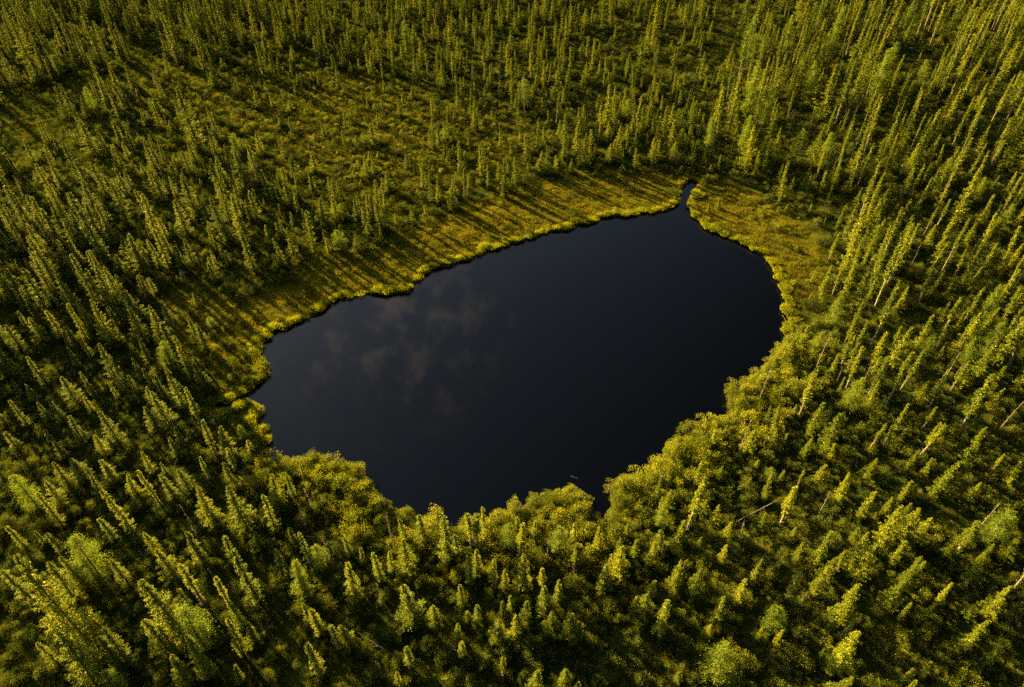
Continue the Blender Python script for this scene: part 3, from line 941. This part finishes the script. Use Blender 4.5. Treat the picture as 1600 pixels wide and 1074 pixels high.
for j, (x, y, dd, near) in enumerate(shr):
    z = float(ground_z(np.array([x]), np.array([y]), np.array([dd]))[0])
    s = random.uniform(.5, 1.35) * (1.0 if near else .55) * min(1, .75 + dd * .3)
    px_, py_ = pixel_of(x, y, z + .6 * s)
    v = random.randrange(4)
    if not (0 < px_ < 1600 and 0 < py_ < 1074): continue
    if j >= 300:
        rest_s.append((x, y, z, s, v)); continue
    o = bpy.data.objects.new('leafy_shrub', None); COL.objects.link(o)
    o.location = (x, y, z - .05); o.rotation_euler = (0, 0, random.uniform(0, 6.283)); o.scale = (s, s, s * random.uniform(.8, 1.15))
    obj('stems', BSH[v][0], o); obj('foliage', BSH[v][1], o)
    p = dict(px=float(px_), py=float(py_), d=dd, x=x, y=y)
    o['label'] = make_label(p, ('large' if s > 1 else ('mid-size' if s > .7 else 'small')) + ' leafy shrub')
    o['category'] = 'shrub'; o['group'] = 'leafy shrubs lining the pond shore'
if rest_s:
    stuff('shrub_belt', 'dense golden shrub belt along the near shore', [b[2] for b in BSH], [(a, b, c - .05) for a, b, c, s, v in rest_s],
          [(0, 0, random.uniform(0, 6.28)) for _ in rest_s], [(s, s, s) for a, b, c, s, v in rest_s], [v for *_, v in rest_s])


# fallen trunks and sticks, read off the photograph (both ends)
def fallen(name, label, ax, ay, bx, by, r0, r1, za=.5, zb=.5, branches=10, cat='fallen tree'):
    A = np.array([*ground_at(ax, ay, za), za]); B_ = np.array([*ground_at(bx, by, zb), zb])
    L_ = np.linalg.norm(B_ - A)
    mb = MB(); t = np.linspace(0, 1, 7)
    r0, r1 = r0 * .55, r1 * .6
    path = (B_ - A)[None] * t[:, None] + np.array([0, 0, 1.])[None] * (np.sin(t * 3.1) * .03 * L_)[:, None]
    tube(mb, path, np.interp(t, [0, 1], [r0, r1]), 6)
    br = MB(); ax_ = (B_ - A) / L_
    for _ in range(branches):
        s = random.uniform(.25, .97)
        q = (B_ - A) * s
        d_ = unit(ax_ * .5 + rng.normal(size=3) * .6); d_[2] = abs(d_[2])
        l = random.uniform(.25, .7) * (1.2 - s)
        tube(br, np.stack([q, q + d_ * l * .5, q + d_ * l + np.array([0, 0, .05])]), [.014, .01, .004], 3)
    if branches:
        o = bpy.data.objects.new(name, None); COL.objects.link(o); o.location = A
        obj('trunk', mb.mesh('trunk', [M_DEAD]), o); obj('branch_stubs', br.mesh('branch_stubs', [M_DEAD]), o)
    else:
        o = obj(name, mb.mesh(name, [M_DEAD]), None, A)
    o['label'] = label; o['category'] = cat


fallen('drift_branch', 'thin pale stick floating on the water off the bushy near point', 892, 744, 904, 749, .03, .015, .02, .03, 0, 'branch')
fallen('drift_branch', 'thin dead stick poking over the water from the right shore notch', 1229, 503, 1222, 492, .05, .02, .3, .5, 0, 'branch')
fallen('fallen_spruce', 'grey fallen spruce lying in shaded shrubs at the bottom, 38% across', 618, 1028, 558, 988, .10, .03, .5, 1.6, 26)
fallen('fallen_spruce', 'leaning dead spruce hung over brush in the lower right, 77% across', 1140, 822, 1215, 782, .06, .03, .5, 2.6, 26)
fallen('fallen_spruce', 'bent dead trunk between shaded spruces, 31% across and 79% down', 478, 838, 536, 854, .07, .02, .7, .5, 8)
fallen('fallen_spruce', 'small pale fallen trunk on shaded floor, 36% across and 83% down', 569, 876, 577, 893, .06, .03, .6, .4, 4)
fallen('fallen_spruce', 'pale fallen stem at the edge of the right sedge meadow, 78% across', 1247, 321, 1257, 328, .07, .03, .5, .5, 4)
fallen('fallen_spruce', 'fallen tree with root branches at the foot of the big bottom-right spruce', 1286, 1033, 1300, 1040, .08, .03, .7, .5, 8)
fallen('fallen_spruce', 'pale stick lying in the shrubs, 82% across and 76% down', 1290, 800, 1322, 811, .07, .02, .8, .8, 6)
fallen('fallen_spruce', 'thin leaning dead stem, 97% across and 88% down', 1536, 950, 1560, 935, .06, .02, .6, 2.0, 8)
print('plants', len(plants), 'rest', {k: len(v) for k, v in rest.items()}, 'shrubs', len(shr), 'rest shrubs', len(rest_s))
